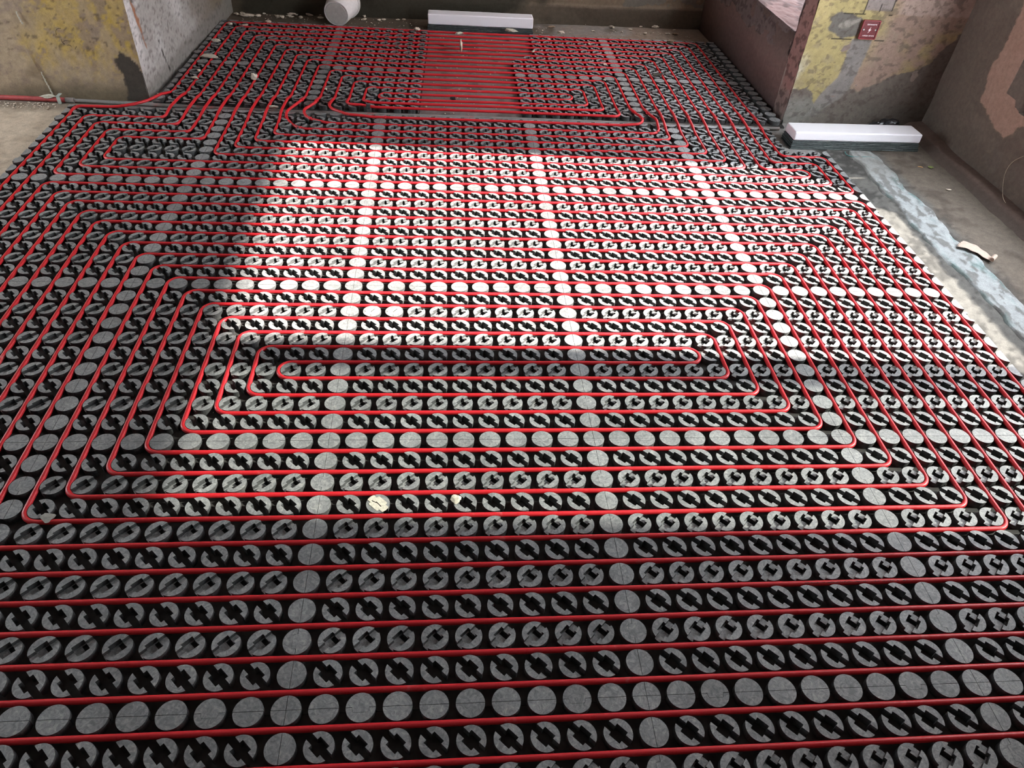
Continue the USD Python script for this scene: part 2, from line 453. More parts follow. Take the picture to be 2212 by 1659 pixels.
# --- return wall with the red plate
def c_ret(UZ, P):
    x, z = P[:, 0], P[:, 2]
    XZ = np.c_[x, z]
    n, n2, n3 = fbm(P, 4, 5, 51) - .5, fbm(P, 12, 5, 52) - .5, fbm(P, 34, 3, 53) - .5
    e = n * .05 + n2 * .04 + n3 * .018
    c = np.tile((.185, .155, .13), (len(x), 1))                                      # grey brown cement
    paint = inside([(1.8, 1.2), (1.8, .20), (1.99, .235), (2.06, .19), (2.09, .06), (2.15, .17), (2.2, .30), (2.30, .27), (2.38, .23), (2.60, .34), (2.78, .37), (2.85, .45), (2.90, .51), (2.93, .62), (3.1, .75), (3.1, 1.2)], XZ, e, .005)
    pc = np.tile((.36, .25, .195), (len(x), 1))
    pc = mixc(pc, (.43, .35, .16), sm(2.44, 2.2, x + n * .25))
    pc = mixc(pc, (.50, .40, .19), sm(2.06, 1.98, x + n * .15) * sm(.6, .72, z + n2 * .1))
    pc = mixc(pc, (.60, .56, .46), sm(1.97, 1.9, x + e * 1.3) * sm(.5, .3, z) * .8)
    pc = mixc(pc, (.40, .30, .15), sm(2.5, 2.7, x) * sm(.66, .6, z) * np.clip(.5 + n2 * 2, 0, 1))
    pc = mixc(pc, (.45, .33, .275), sm(2.42, 2.5, x) * sm(.715, .73, z + n3 * .02))
    pc = mixc(pc, (.30, .25, .18), np.clip(sm(.08, .4, n2 + n3 * .5), 0, 1) * .4 * sm(.73, .7, z))
    c = mixc(c, pc, paint)
    c = mixc(c, (.16, .145, .125), inside([(1.99, .69), (2.06, .72), (2.24, .70), (2.24, .575), (2.12, .57), (2.03, .6)], XZ, e * .8, .006))
    c = mixc(c, (.40, .36, .31), inside([(2.08, .64), (2.16, .67), (2.22, .71), (2.22, .68), (2.14, .635)], XZ, e * .8 - .004, .008) * .6)
    c = mixc(c, (.26, .235, .215), inside([(2.20, .56), (2.345, .56), (2.34, .45), (2.315, .27), (2.27, .16), (2.12, .03), (2.05, .02), (2.1, .16), (2.20, .3)], XZ, e * .35, .008))
    c = mixc(c, (.30, .25, .225), inside([(2.215, .74), (2.41, .74), (2.41, 1.0), (2.215, 1.0)], XZ, e * .1, .006))
    c = mixc(c, (.25, .235, .205), sm(2.25, 2.0, x + n * .3) * sm(.2, .12, z + n * .06) * (1 - paint))
    c = mixc(c, (.135, .105, .088), sm(2.5, 2.9, x + n * .2) * (1 - paint) * .55)
    line = lambda x0, x1, z0, t=.0032: (np.abs(z - z0 - (x - x0) * .01 - n3 * .004) < t) & (x > x0) & (x < x1)
    vline = lambda x0, z0, z1, t=.0032: (np.abs(x - x0 - n3 * .004) < t) & (z > z0) & (z < z1)
    dk = line(2.08, 2.23, .718) | line(2.39, 2.42, .714) | line(2.05, 2.195, .553) | line(2.36, 2.43, .553) | vline(2.215, .72, 1.) | vline(2.318, .73, .78) | vline(2.405, .735, 1.)
    c = mixc(c, (.02, .018, .016), dk * .95)
    c = mixc(c, (.09, .07, .06), sm(.15, .22, fbm(P, 30, 4, 57) - .47) * .45)
    return np.clip(c, .01, 1)


def d_ret(UZ, P):
    x, z = P[:, 0], P[:, 2]
    return -.006 + .008 * (fbm(P, 6, 5, 54) - .5)


d_r = np.linalg.norm(RC1 - RC0)
parts = [grid_wall(RC0, RC1 + [.03, 0], np.r_[np.arange(0, d_r, .007), d_r + .03], dense(FZ, .95, CEIL, .007), c_ret, d_ret),
         solid_part(bx(1.898, 3.18, 3.19, JY, FZ, CEIL), (.28, .22, .19))]
m, c = join(parts)
obj('wall_return', m, WALL, None, True, c, label='patchy yellow and pink peeling wall with the red plate', kind='structure')


# --- right wall with two windows
def c_right(UZ, P):
    y, z = P[:, 1], P[:, 2]
    YZ = np.c_[y, z]
    n, n2, n3 = fbm(P, 4, 5, 61) - .5, fbm(P, 12, 5, 62) - .5, fbm(P, 34, 3, 63) - .5
    e = n * .03 + n2 * .025 + n3 * .012
    c = np.tile((.185, .148, .122), (len(y), 1))
    c = mixc(c, (.24, .195, .16), np.clip(sm(.0, .3, n), 0, 1) * .6)
    paint = inside([(2.74, 1.6), (2.715, .95), (2.70, .75), (2.735, .55), (2.70, .44), (2.68, .35), (2.56, .33), (2.42, .285), (2.31, .265), (2.25, .33), (2.24, .37), (2.2, .39), (2.12, .43), (1.9, .47), (1.7, .45), (1.5, 1.6)], YZ, e, .005)
    pc = mixc(np.tile((.50, .335, .265), (len(y), 1)), (.46, .30, .235), np.clip(.5 + n2, 0, 1))
    c = mixc(c, pc, paint)
    c = mixc(c, (.155, .12, .10), sm(2.9, 3.1, y) * (1 - paint) * .5)
    c = mixc(c, (.29, .24, .23), inside([(2.305, .48), (2.485, .49), (2.485, 2.8), (2.305, 2.8)], YZ, n3 * .008, .004))
    c = mixc(c, (.215, .195, .205), inside([(2.345, .58), (2.475, .56), (2.475, 2.8), (2.345, 2.8)], YZ, e * .6, .01) * .85)
    return np.clip(c, .01, 1)


def d_right(UZ, P):
    y, z = P[:, 1], P[:, 2]
    e = (fbm(P, 4, 5, 61) - .5) * .03 + (fbm(P, 12, 5, 62) - .5) * .025
    pit = inside([(2.305, .485), (2.48, .49), (2.48, 2.8), (2.305, 2.8)], np.c_[y, z], None, .004)
    return -.005 + .006 * (fbm(P, 6, 5, 64) - .5) - .010 * pit


WSILL, WHEAD = 0.435, 2.80
end = RW1 + np.array([0, RWY - 2.3])
RW2 = np.array([2.93, RWY])
d0 = np.linalg.norm(RW1 - RC1)
parts = [grid_wall(RC1 + [0, .03], RW1, np.r_[np.arange(0, d0 + .03, .009), np.linalg.norm(RW1 - RC1 - [0, .03])], dense(FZ, 1.15, CEIL, .009), c_right, d_right),
         grid_wall(RW1, RW2, np.r_[np.arange(0, 1.3, .009), np.linspace(1.31, 4.65, 12)], np.r_[np.arange(FZ, WSILL, .009), WSILL], c_right, d_right)]
wc = (.20, .165, .14)
T = .22
parts += [solid_part(slab(RC1 + [.01, .05], RW1 + [0, -.0], T, FZ, CEIL), wc), solid_part(slab(RW1, RW2, T, FZ, WSILL), wc),
          solid_part(slab(RW1 + [0, .0], RW2, T, WHEAD, CEIL), wc), solid_part(slab(RW1 + [0, -2.91], RW2, T, WSILL, WHEAD), wc)]
m, c = join(parts)
obj('wall_right', m, WALL, None, True, c, label='grey cement wall with torn pink paint on the right', kind='structure')

# windows of the right wall: posts, rails, glass (mostly outside the frame; near pane added to dim its sun patch)
wy0, wy1, py0, py1 = -.61, 2.3, .18, .37
w1 = thing('window_1', 'open window gap with grey metal post in right wall', 'window', (2.93, 0, 0)); w1.SetCustomDataByKey('kind', 'structure')
obj('post', bx(.05, .17, py0, py1, WSILL, WHEAD), FRAME, w1)
w2 = thing('window_2', 'added pane dimming the sun patch nearest the camera in right wall', 'window', (2.93, 0, 0)); w2.SetCustomDataByKey('kind', 'structure')
obj('frame', cat(bx(.08, .13, wy0, wy0 + .04, WSILL, WHEAD), bx(.08, .13, wy0, py0, WSILL, WSILL + .04), bx(.08, .13, wy0, py0, WHEAD - .04, WHEAD)), FRAME, w2)
obj('pane', bx(.10, .106, wy0 + .04, py0, WSILL + .04, WHEAD - .04), GLASS, w2)

# rounded mortar fillet over the pipe along the foot of the right wall
yy = np.r_[np.arange(3.2, 1.0, -.03), np.linspace(.95, RWY, 20)]
prof = np.array([(2.795, FZ - .004), (2.803, -.036), (2.818, -.028), (2.835, -.014), (2.85, -.003), (2.862, .003), (2.885, .004), (2.91, .004), (2.96, .006)])
V = np.array([[x, y, z] for y in yy for x, z in prof])
V[:, 2] += np.where(V[:, 2] > FZ + .005, .012 * (fbm(V, 5, 4, 71) - .5), 0)
V[:, 0] += .014 * (fbm(V, 5, 4, 72) - .5)
npf = len(prof)
k = (np.arange(len(yy) - 1)[:, None] * npf + np.arange(npf - 1)[None]).ravel()
fc = mixc(np.tile((.13, .098, .083), (len(V), 1)), (.20, .14, .118), sm(-.012, .004, V[:, 2]))
obj('baseboard_right', (V, np.r_[np.c_[k, k + npf, k + npf + 1], np.c_[k, k + npf + 1, k + 1]]), WALL, None, True, fc, label='rounded mortar fillet along the foot of the right wall', kind='structure')

# rear and far walls, ceiling (out of frame; they close the room)
DARKW = plain('bare_concrete', (.16, .15, .14), .9, 6, .25)
obj('wall_rear', cat(bx(-6.2, 3.2, RWY - .25, RWY, FZ, CEIL)), DARKW, kind='structure')  # unseen; set close and dark to dim the foreground
obj('wall_far_left', cat(bx(-6.45, -6.2, RWY - .25, 1.4, FZ, CEIL), bx(-6.45, -6.2, 1.4, 3.0, FZ, .35), bx(-6.45, -6.2, 1.4, 3.0, 2.7, CEIL), bx(-6.45, -6.2, 3.0, 5.6, FZ, CEIL)), DARKW, kind='structure')  # unseen; its opening is added to brighten the left floor and wall
obj('ceiling', cat(bx(-6.45, 3.2, RWY - .25, 5.7, CEIL, CEIL + .2)), plain('ceiling_concrete', (.30, .29, .28), .9, 6, .2), kind='structure')
obj('wall_exterior', bx(5.5, 5.7, 2.9, 9.0, -3, 5.2), plain('exterior_render', (.50, .36, .32), .9, 3, .15), kind='structure')  # unseen wall added to keep direct sun out of the bay

# --- floor
gx = np.r_[np.linspace(-6.2, -3.7, 8), np.arange(-3.65, 2.99, .022)]
gy = np.r_[np.linspace(RWY, -1.3, 10), np.arange(-1.25, 5.46, .022)]
X, Y = np.meshgrid(gx, gy)
P = np.c_[X.ravel(), Y.ravel(), np.full(X.size, FZ)]
x, y = P[:, 0], P[:, 1]
n, n2, n3 = fbm(P, 2.5, 5, 81) - .5, fbm(P, 9, 5, 82) - .5, fbm(P, 35, 3, 83) - .5
c = np.tile((.30, .285, .27), (len(P), 1))
c = mixc(c, (.60, .495, .38), sm(-2.7, -3.0, x))
c = mixc(c, (.45, .355, .26), np.clip(sm(.0, .25, n2) * sm(-2.9, -3.0, x), 0, 1) * .6)
c = mixc(c, (.20, .16, .12), sm(2.95, 3.1, y + n * .1) * sm(-2.7, -3, x) * .8)
c = mixc(c, (.135, .105, .075), sm(4.85, 4.95, y) * sm(.6, .3, x + n))
c = mixc(c, (.27, .20, .15), sm(4.75, 4.9, y) * sm(.3, .9, x + n))
gap = sm(-.85, -.75, x) * sm(.3, .2, x) * sm(3.0, 3.05, y) * sm(4.95, 4.9, y)
c = mixc(c, (.27, .225, .215), gap)
c = mixc(c, (.17, .14, .13), gap * np.clip(sm(.05, .25, n2 + .3 * np.sin(x * 30) * .4), 0, 1))
rt = sm(1.95, 2.0, x) * sm(3.2, 3.1, y)
c = mixc(c, (.135, .128, .117), rt)
c = mixc(c, (.055, .052, .048), rt * np.clip(sm(.02, .16, n2 + n3 * .7 + .10 * sm(2.2, 2.1, x)), 0, 1) * .85)
far = rt * sm(2.38, 2.46, x + n2 * .06)
c = mixc(c, (.165, .135, .108), far)
c = mixc(c, (.095, .075, .06), far * np.clip(sm(.02, .25, n2 + n * .6), 0, 1) * .8)
c = mixc(c, (.06, .055, .05), far * sm(2.52, 2.42, x + n2 * .1) * np.clip(sm(-.05, .2, n3 + n2), 0, 1) * .8)
under = (sm(-3.05, -2.95, x) * sm(2.06, 1.98, x) * sm(3.05, 2.98, y))
z = FZ - .004 * np.abs(n2) * 2
rough = rt * sm(2.0, 2.06, x) * sm(2.22, 2.16, x) + far * .25
z = z + rough * .010 * (fbm(P, 28, 4, 85) - .45)
P[:, 2] = z
nu = len(gx)
k = (np.arange(len(gy) - 1)[:, None] * nu + np.arange(nu - 1)[None]).ravel()
obj('floor', (P, np.r_[np.c_[k, k + 1, k + nu + 1], np.c_[k, k + nu + 1, k + nu]]), FLOORM, None, True, c, label='dusty bare concrete floor', kind='structure')

# pale screed strip on the right, with teal paint smears
bu, bv = np.arange(-1.2, 2.74, .012), np.linspace(0, 1, 20)
A, B = np.meshgrid(bu, bv)
A, B = A.ravel(), B.ravel()
eL = 2.195 + .05 * (fbm(np.c_[A, A * 0], 4, 4, 91) - .5)
eR = 2.39 + .05 * (fbm(np.c_[A, A * 0], 5, 4, 92) - .5)
bx_ = eL + (eR - eL) * B
P = np.c_[bx_, A, np.zeros(len(A))]
n2, n3 = fbm(P, 9, 5, 93) - .5, fbm(P * [1.4, .6, 1], 26, 4, 94) - .5
edge = np.minimum(B, 1 - B)
P[:, 2] = FZ + .008 * sm(0, .06, edge) - .003 * (1 - sm(0, .06, edge)) + .003 * n3
c = mixc(np.tile((.37, .385, .385), (len(P), 1)), (.27, .285, .285), np.clip(sm(.0, .4, n3 + n2 * .5), 0, 1))
c = mixc(c, (.16, .15, .14), np.clip(sm(.10, .24, n3 + .25 * sm(.2, .0, edge)), 0, 1) * .7)
teal = sm(.06, .14, (fbm(P * [1.5, .45, 1], 16, 4, 95) - .5)) * np.maximum.reduce([sm(.6, .95, B), sm(.25, .05, B) * .6, sm(.08, .0, np.abs(A - 1.3)) * .9])
c = mixc(c, (.07, .19, .18), np.clip(teal, 0, 1) * .5)
c = mixc(c, (.27, .26, .24), sm(2.2, 2.5, A) * .6)
nu = len(bu)
k = (np.arange(len(bv) - 1)[:, None] * nu + np.arange(nu - 1)[None]).ravel()
obj('trim_2', (P, np.r_[np.c_[k, k + nu + 1, k + 1], np.c_[k, k + nu, k + nu + 1]]), FLOORM, None, True, c, label='pale screed strip with teal smears beside the heating panels', kind='structure')

# ------------------------------------------------------------------ heating panels
R0 = 0.0406
DISC = Point(0, 0).buffer(R0, quad_segs=8)
ROT = {'f': 45, 'b': -45}


def rrect(l, w, ang, dx=0.0, r=.0015):
    p = sbox(-l / 2 + dx, -w / 2, l / 2 + dx, w / 2)
    return affinity.rotate(p, ang, origin=(0, 0))


F_CH, F_SQ, F_PIT = rrect(.2, .0205, 45), rrect(.036, .038, 45), rrect(.013, .030, 45, dx=.0115)
B_CH, B_SQ = rrect(.2, .0205, -45), rrect(.036, .040, -45)
F_ALL = F_CH.union(F_SQ)
B_ALL = B_CH.union(B_SQ)
LAYERS = {
    'solid': [(-.03, 0, DISC)],
    'f': [(-.03, -.020, DISC.difference(F_PIT)), (-.020, -.013, DISC.difference(F_SQ)), (-.013, 0, DISC.difference(F_ALL))],
    'b': [(-.03, 0, DISC.difference(B_ALL))]}


def polys(g):
    if g.is_empty:
        return []
    return [p for p in (g.geoms if hasattr(g, 'geoms') else [g]) if p.geom_type == 'Polygon' and p.area > 4e-7]


def prism(p, z0, z1):
    m = trimesh.creation.extrude_polygon(p, z1 - z0)
    m.apply_translation((0, 0, z0))
    return m


GAP = .0006


def cell_outline():
    """Outline of one whole panel (0..1 m) with the jigsaw tongues at studs 2 and 8 of each side."""
    p = sbox(GAP, GAP, 1 - GAP, 1 - GAP)
    for t in (.2, .8):
        tv = Polygon([(-.013, t - .020), (.0, t - .024), (.0, t + .024), (-.013, t + .020)])
        th = Polygon([(t - .020, -.013), (t - .024, 0), (t + .024, 0), (t + .020, -.013)])
        p = unary_union([p, tv.union(sbox(-.003, t - .0225, .004, t + .0225)), th.union(sbox(t - .0225, -.003, t + .0225, .004))])
        p = p.difference(affinity.translate(tv, 1, 0).buffer(GAP)).difference(affinity.translate(th, 0, 1).buffer(GAP))
    return max(polys(p), key=lambda q: q.area)


CELL = cell_outline()


def fill_panel(root, clip=None, i0=0, j0=0):
    """Base and studs of the 10 x 10 panel as parts of root; clip (panel coordinates) cuts the panel to shape."""
    outline = CELL if clip is None else CELL.intersection(clip)
    base = [prism(p, FZ, -.03) for p in polys(outline)]
    if not base:
        return False
    obj('base', cat(*base), BASE, root)
    for j in range(0, 11):
        for i in range(0, 11):
            seam = i in (0, 10) or j in (0, 10)
            kind = 'solid' if seam else ('b' if j % 2 else 'f')
            ms = []
            for z0, z1, p in LAYERS[kind]:
                q = affinity.translate(p, i * .1, j * .1)
                if seam or clip is not None:
                    q = q.intersection(outline)
                ms += [prism(s, z0, z1) for s in polys(q)]
            if ms:
                name = 'stud' if not seam else ('quarter_stud' if (i in (0, 10) and j in (0, 10)) else 'half_stud')
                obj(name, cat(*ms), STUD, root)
    return True


FIRST = None


def panel(label, org, ang=0.0, clip=None):
    global FIRST
    r = thing('heating_panel', label, 'floor heating panel', (org[0], org[1], 0), ang, 'studded underfloor heating panels')
    if clip is not None:
        fill_panel(r, clip)
    elif FIRST is None:
        fill_panel(r)
        FIRST = r
    else:
        r.GetReferences().AddInternalReference(FIRST.GetPath())
        r.SetInstanceable(True)
    return r


COLN = {-30: 'at the far left edge', -20: 'second column from the left', -10: 'middle column', 0: 'second column from the right', 10: 'rightmost column'}
ROWN = {20: 'fifth row, before the cross groove', 10: 'fourth row from the camera', 0: 'third row from the camera',
        -10: 'second row from the camera', -20: 'nearest row'}
for j in (20, 10, 0, -10, -20):
    for i in (-30, -20, -10, 0, 10):
        if j == -20 and i == -30:
            continue
        clip = None
        lab = f'studded heating panel, {COLN[i]}, {ROWN[j]}'
        if (i, j) == (10, 20):
            clip = sbox(-.1, -.1, 1.1, .655).union(sbox(-.1, -.1, .715, 1.1))
            lab = 'heating panel with a cut corner in front of the right foam bar'
        panel(lab, Fg(i, j), 0, clip)

WALLCLIP_R = Polygon([(-5, 3.092), (1.876, 3.092), (1.82, 5.2), (-5, 5.2)])
WALLCLIP_L = Polygon([(-2.548, 3.098), (5, 3.110), (5, 5.2), (-2.425, 5.2)])


def to_local(poly, o, a):
    return affinity.rotate(affinity.translate(poly, -o[0], -o[1]), -math.degrees(a), origin=(0, 0))


for (ii, jj, lab) in ((-10, 0, 'heating panel in the far left corner of the back bay'), (0, 0, 'heating panel behind the bare gap on its left, below the bucket'),
                      (-10, -10, 'heating panel beside the grey left wall, cut along the cross groove'), (0, -10, 'small cut heating panel left of the bare gap by the groove')):
    o = Lg(ii, jj)
    lim = to_local(WALLCLIP_L, o, LA).intersection(sbox(-2, -2, 2, 2) if ii < 0 else sbox(-2, -2, .745, 2))
    panel(lab, o, LA, lim)
for (ii, jj, lab) in ((-10, 0, 'heating panel right of the bare gap, stepped along its left edge'), (0, 0, 'heating panel in the far right corner of the back bay'),
                      (-10, -10, 'cut heating panel right of the bare gap by the groove'), (0, -10, 'heating panel beside the low sill wall, cut along the groove')):
    o = Rg(ii, jj)
    lim = to_local(WALLCLIP_R, o, RA)
    if ii < 0:
        lim = lim.intersection(sbox(.155, -.1, 2, 2) if jj < 0 else unary_union([sbox(.155, -.1, 2, .35), sbox(.255, -.1, 2, .45), sbox(.355, -.1, 2, 1.1)]))
    panel(lab, o, RA, lim)
_o = Rg(10, 0)
for (ii, jj, lab) in ((10, 0, 'narrow offcut of heating panel along the far end of the sill wall'), (10, -10, 'narrow offcut of heating panel along the near end of the sill wall')):
    o = Rg(ii, jj)
    panel(lab, o, RA, to_local(WALLCLIP_R, o, RA))

# ------------------------------------------------------------------ red pipes
PR, PZ = .0091, -.0068


def fillet(nodes):
    """nodes: (xy, radius). Returns points about 0.05 m apart with arcs at the corners."""
    P = [np.asarray(n[0], float) for n in nodes]
    R = [n[1] for n in nodes]
    out = [P[0]]

    def line_to(q):
        d = np.linalg.norm(q - out[-1])
        m = max(1, int(d / .05))
        a = out[-1]
        for t in range(1, m + 1):
            out.append(a + (q - a) * t / m)
    for k in range(1, len(P) - 1):
        u, v = P[k - 1] - P[k], P[k + 1] - P[k]
        lu, lv = np.linalg.norm(u), np.linalg.norm(v)
        u, v = u / lu, v / lv
        ang = math.acos(np.clip(u @ v, -1, 1))
        if ang > 3.05:
            line_to(P[k]); continue
        t = min(R[k] / math.tan(ang / 2), lu * .499, lv * .499)
        r = t * math.tan(ang / 2)
        c = P[k] + (u + v) / np.linalg.norm(u + v) * r / math.sin(ang / 2)
        a, b = P[k] + u * t, P[k] + v * t
        line_to(a)
        a0 = math.atan2(*(a - c)[::-1]); a1 = math.atan2(*(b - c)[::-1])
        da = (a1 - a0 + math.pi) % (2 * math.pi) - math.pi
        m = max(3, int(abs(da) / .2))
        for s in range(1, m + 1):
            out.append(c + r * np.array([math.cos(a0 + da * s / m), math.sin(a0 + da * s / m)]))
    line_to(P[-1])
    return np.array(out)


def path(spec):
    nodes = []
    for s in spec:
        g, i, j = s[0], s[1], s[2]
        r = s[3] if len(s) > 3 else .0505
        nodes.append(({'F': Fg, 'L': Lg, 'R': Rg}[g](i, j), r))
    return fillet(nodes)


def pipe_mesh(xy, seed, n=10):
    P = np.c_[xy, np.full(len(xy), PZ)]
    P[:, 2] += .0022 * (fbm(np.c_[xy, np.full(len(xy), seed)], 2.5, 3, seed) - .5)
    gr = sm(2.86, 2.99, xy[:, 1]) * sm(3.30, 3.16, xy[:, 1])
    xx = xy[:, 0]
    loose = np.maximum.reduce([sm(-2.30, -2.40, xx), sm(-1.78, -1.70, xx) * sm(-1.05, -1.15, xx), sm(.66, .72, xx) * sm(.98, .94, xx)])
    P[:, 2] += gr * (.0125 + .013 * loose)
    return tube(P, PR, n), P


b = .0505
A = [('F', 24, -13.5), ('F', -29.5, -13.5), ('F', -29.5, 29.5), ('F', -25.6, 29.5, .25), ('L', -9.45, -5.9, .25), ('L', -9.5, 9.5), ('R', 8.5, 9.5), ('R', 8.5, -6), ('F', 16.5, 29), ('F', 16.5, 25.5, b), ('F', 19.5, 25.5, b),
     ('F', 19.5, 20.5), ('F', -27.5, 20.5), ('F', -27.5, 27.5), ('F', -22.6, 27.5), ('F', -22.5, 30), ('L', -7.5, -6.5), ('L', -7.5, 7.5), ('R', 6.5, 7.5), ('R', 6.5, -6.5), ('F', 14.5, 29), ('F', 14.5, 23.5, b), ('F', 17.5, 23.5, .05),
     ('F', 17.5, 22.5, .05), ('F', -25.5, 22.5), ('F', -25.5, 25.5), ('F', -20.5, 25.5), ('F', -20.5, 29.5), ('L', -5.5, -6.5), ('L', -5.5, 5.5), ('R', 4.5, 5.5), ('R', 4.5, -6.5), ('F', 12.5, 29), ('F', 12.5, 24.5),
     ('F', -18.5, 24.5), ('F', -18.5, 29.5), ('L', -3.5, -6.5), ('L', -3.5, 3.5), ('R', 2.5, 3.5), ('R', 2.5, -6.5), ('F', 10.5, 29), ('F', 10.5, 26.5), ('F', -16.5, 26.5), ('F', -16.5, 29.5), ('L', -1.5, -6.5), ('L', -1.5, 1.5),
     ('R', .5, 1.5), ('R', .5, -7), ('F', 9.05, 30.3, .12), ('F', 8.95, 28.5, .07), ('F', -13.2, 28.5, .2), ('F', -15.4, 29.3, .1), ('L', .45, -7.3, .1), ('L', .5, -6), ('L', .5, -.5), ('R', -1.5, -.5), ('R', -1.5, -7.5), ('L', 2.5, -7.35),
     ('L', 2.5, -2.5), ('R', -3.5, -2.5), ('R', -3.5, -5.5), ('L', 4.5, -5.5, .05), ('L', 4.5, -4.5, .05), ('R', -4.5, -4.5, .05), ('R', -4.5, -3.5, .05), ('L', 3.5, -3.5), ('L', 3.5, -6.5), ('R', -2.5, -6.5), ('R', -2.5, -1.5),
     ('L', 1.5, -1.5), ('L', 1.5, -6.6), ('F', -13.6, 30.5, .12), ('F', -12.2, 29.5, .16), ('F', 7.95, 29.5, .07), ('F', 8.05, 30.6, .1), ('R', -.5, -6.9, .1), ('R', -.5, .5), ('L', -.5, .5), ('L', -.5, -6.9, .1), ('F', -16.25, 29.3, .12), ('F', -15.2, 27.5, .14),
     ('F', 9.5, 27.5), ('F', 9.5, 29.5), ('R', 1.5, -6.5), ('R', 1.5, 2.5), ('L', -2.5, 2.5), ('L', -2.5, -6.5), ('F', -17.5, 29.5), ('F', -17.5, 25.5), ('F', 11.5, 25.5), ('F', 11.5, 29), ('R', 3.5, -6.5), ('R', 3.5, 4.5),
     ('L', -4.5, 4.5), ('L', -4.5, -6.5), ('F', -19.5, 29.5), ('F', -19.5, 23.5), ('F', 13.5, 23.5), ('F', 13.5, 29), ('R', 5.5, -6.5), ('R', 5.5, 6.5), ('L', -6.5, 6.5), ('L', -6.5, -6.5), ('F', -21.5, 30), ('F', -21.6, 26.5),
     ('F', -26.5, 26.5), ('F', -26.5, 21.5), ('F', 18.5, 21.5), ('F', 18.5, 24.5, b), ('F', 15.5, 24.5, b), ('F', 15.5, 29), ('R', 7.5, -6), ('R', 7.5, 8.5), ('L', -8.5, 8.5), ('L', -8.5, -6), ('F', -23.6, 30), ('F', -23.7, 28.5),
     ('F', -28.5, 28.5), ('F', -28.5, -12.5), ('F', 24, -12.5)]
Bc = [('F', 24, -11.5), ('F', -27.5, -11.5), ('F', -27.5, 19.5), ('F', 19.5, 19.5), ('F', 19.5, -9.5), ('F', -25.5, -9.5), ('F', -25.5, 17.5), ('F', 17.5, 17.5), ('F', 17.5, -7.5), ('F', -23.5, -7.5), ('F', -23.5, 15.5), ('F', 15.5, 15.5),
      ('F', 15.5, -5.5), ('F', -21.5, -5.5), ('F', -21.5, 13.5), ('F', 13.5, 13.5), ('F', 13.5, -3.5), ('F', -19.5, -3.5), ('F', -19.5, 11.5), ('F', 11.5, 11.5), ('F', 11.5, -1.5), ('F', -17.5, -1.5), ('F', -17.5, 9.5), ('F', 9.5, 9.5),
      ('F', 9.5, .5), ('F', -15.5, .5), ('F', -15.5, 7.5), ('F', 7.5, 7.5), ('F', 7.5, 2.5), ('F', -13.5, 2.5), ('F', -13.5, 5.5), ('F', 5.5, 5.5, .05), ('F', 5.5, 4.5, .05), ('F', -12.5, 4.5, .05), ('F', -12.5, 3.5, .05), ('F', 6.5, 3.5),
      ('F', 6.5, 6.5), ('F', -14.5, 6.5), ('F', -14.5, 1.5), ('F', 8.5, 1.5), ('F', 8.5, 8.5), ('F', -16.5, 8.5), ('F', -16.5, -.5), ('F', 10.5, -.5), ('F', 10.5, 10.5), ('F', -18.5, 10.5), ('F', -18.5, -2.5), ('F', 12.5, -2.5),
      ('F', 12.5, 12.5), ('F', -20.5, 12.5), ('F', -20.5, -4.5), ('F', 14.5, -4.5), ('F', 14.5, 14.5), ('F', -22.5, 14.5), ('F', -22.5, -6.5), ('F', 16.5, -6.5), ('F', 16.5, 16.5), ('F', -24.5, 16.5), ('F', -24.5, -8.5), ('F', 18.5, -8.5),
      ('F', 18.5, 18.5), ('F', -26.5, 18.5), ('F', -26.5, -10.5), ('F', 24, -10.5)]
pa = thing('red_heating_pipe', 'long red heating pipe looping through the back bay and across the bare gap', 'pipe', group=None)
ma, PA = pipe_mesh(path(A), 3)
obj('tube', ma, PIPE, pa, smooth=True)
pb = thing('red_heating_pipe', 'red heating pipe wound as the big spiral in front, through the sun patches', 'pipe', group=None)
mb, PB = pipe_mesh(path(Bc), 5)
obj('tube', mb, PIPE, pb, smooth=True)

# red clips round the loose bends, parts of the back pipe
CLIPS = [(1.20, 3.14), (-.99, 2.95), (.775, 3.16), (.80, 3.02), (.905, 3.15), (.895, 2.86), (1.115, 3.15), (1.46, 3.02), (1.35, 3.15), (1.56, 3.15), (1.565, 2.93), (1.665, 3.15), (1.65, 2.98), (1.46, 2.90), (-1.52, 3.15), (-1.43, 3.14), (-1.34, 3.15),
         (-1.61, 2.90), (-1.49, 2.87), (-1.5, 2.77), (-1.25, 3.73)]
for q in CLIPS:
    k = int(np.argmin(np.linalg.norm(PA[:, :2] - q, axis=1)))
    k = min(max(k, 2), len(PA) - 3)
    t = PA[k + 1] - PA[k - 1]; t /= np.linalg.norm(t)
    ring = tube(np.array([PA[k] - t * .006, PA[k] - t * .0058, PA[k] + t * .0058, PA[k] + t * .006]), [PR + .0002, PR + .0028, PR + .0028, PR + .0002], 12)
    s = np.cross(t, [0, 0, 1])
    lug = tube(np.array([PA[k] + s * (PR + .0015), PA[k] + s * (PR + .010) + [0, 0, .003]]), .0028, 6)
    obj('clip', cat(ring, lug), TIE, pa)

# black print running along the tube near the bottom right: tiny marks too small to read, kept as a row of marks
pr = []
xx = 1.005 - .0
r2 = np.random.default_rng(4)
xk = .60
while xk < .98:
    w = r2.uniform(.0022, .0045)
    for q in range(r2.integers(1, 3)):
        h0 = r2.uniform(-.0018, .0008)
        pr.append(bx(xk, xk + r2.uniform(.0010, w), h0, h0 + r2.uniform(.0010, .0022), 0, .0003))
    xk += w + .0012 + (.008 if r2.random() < .12 else 0)
pm = cat(*pr)
kz = np.argmin(np.linalg.norm(PB[:, :2] - [.8, -.65], axis=1))
pm.apply_translation((0, -.6535, PB[kz][2] + PR - .0004))
obj('print', pm, BLACK, pb, label='tiny black print along the red tube')

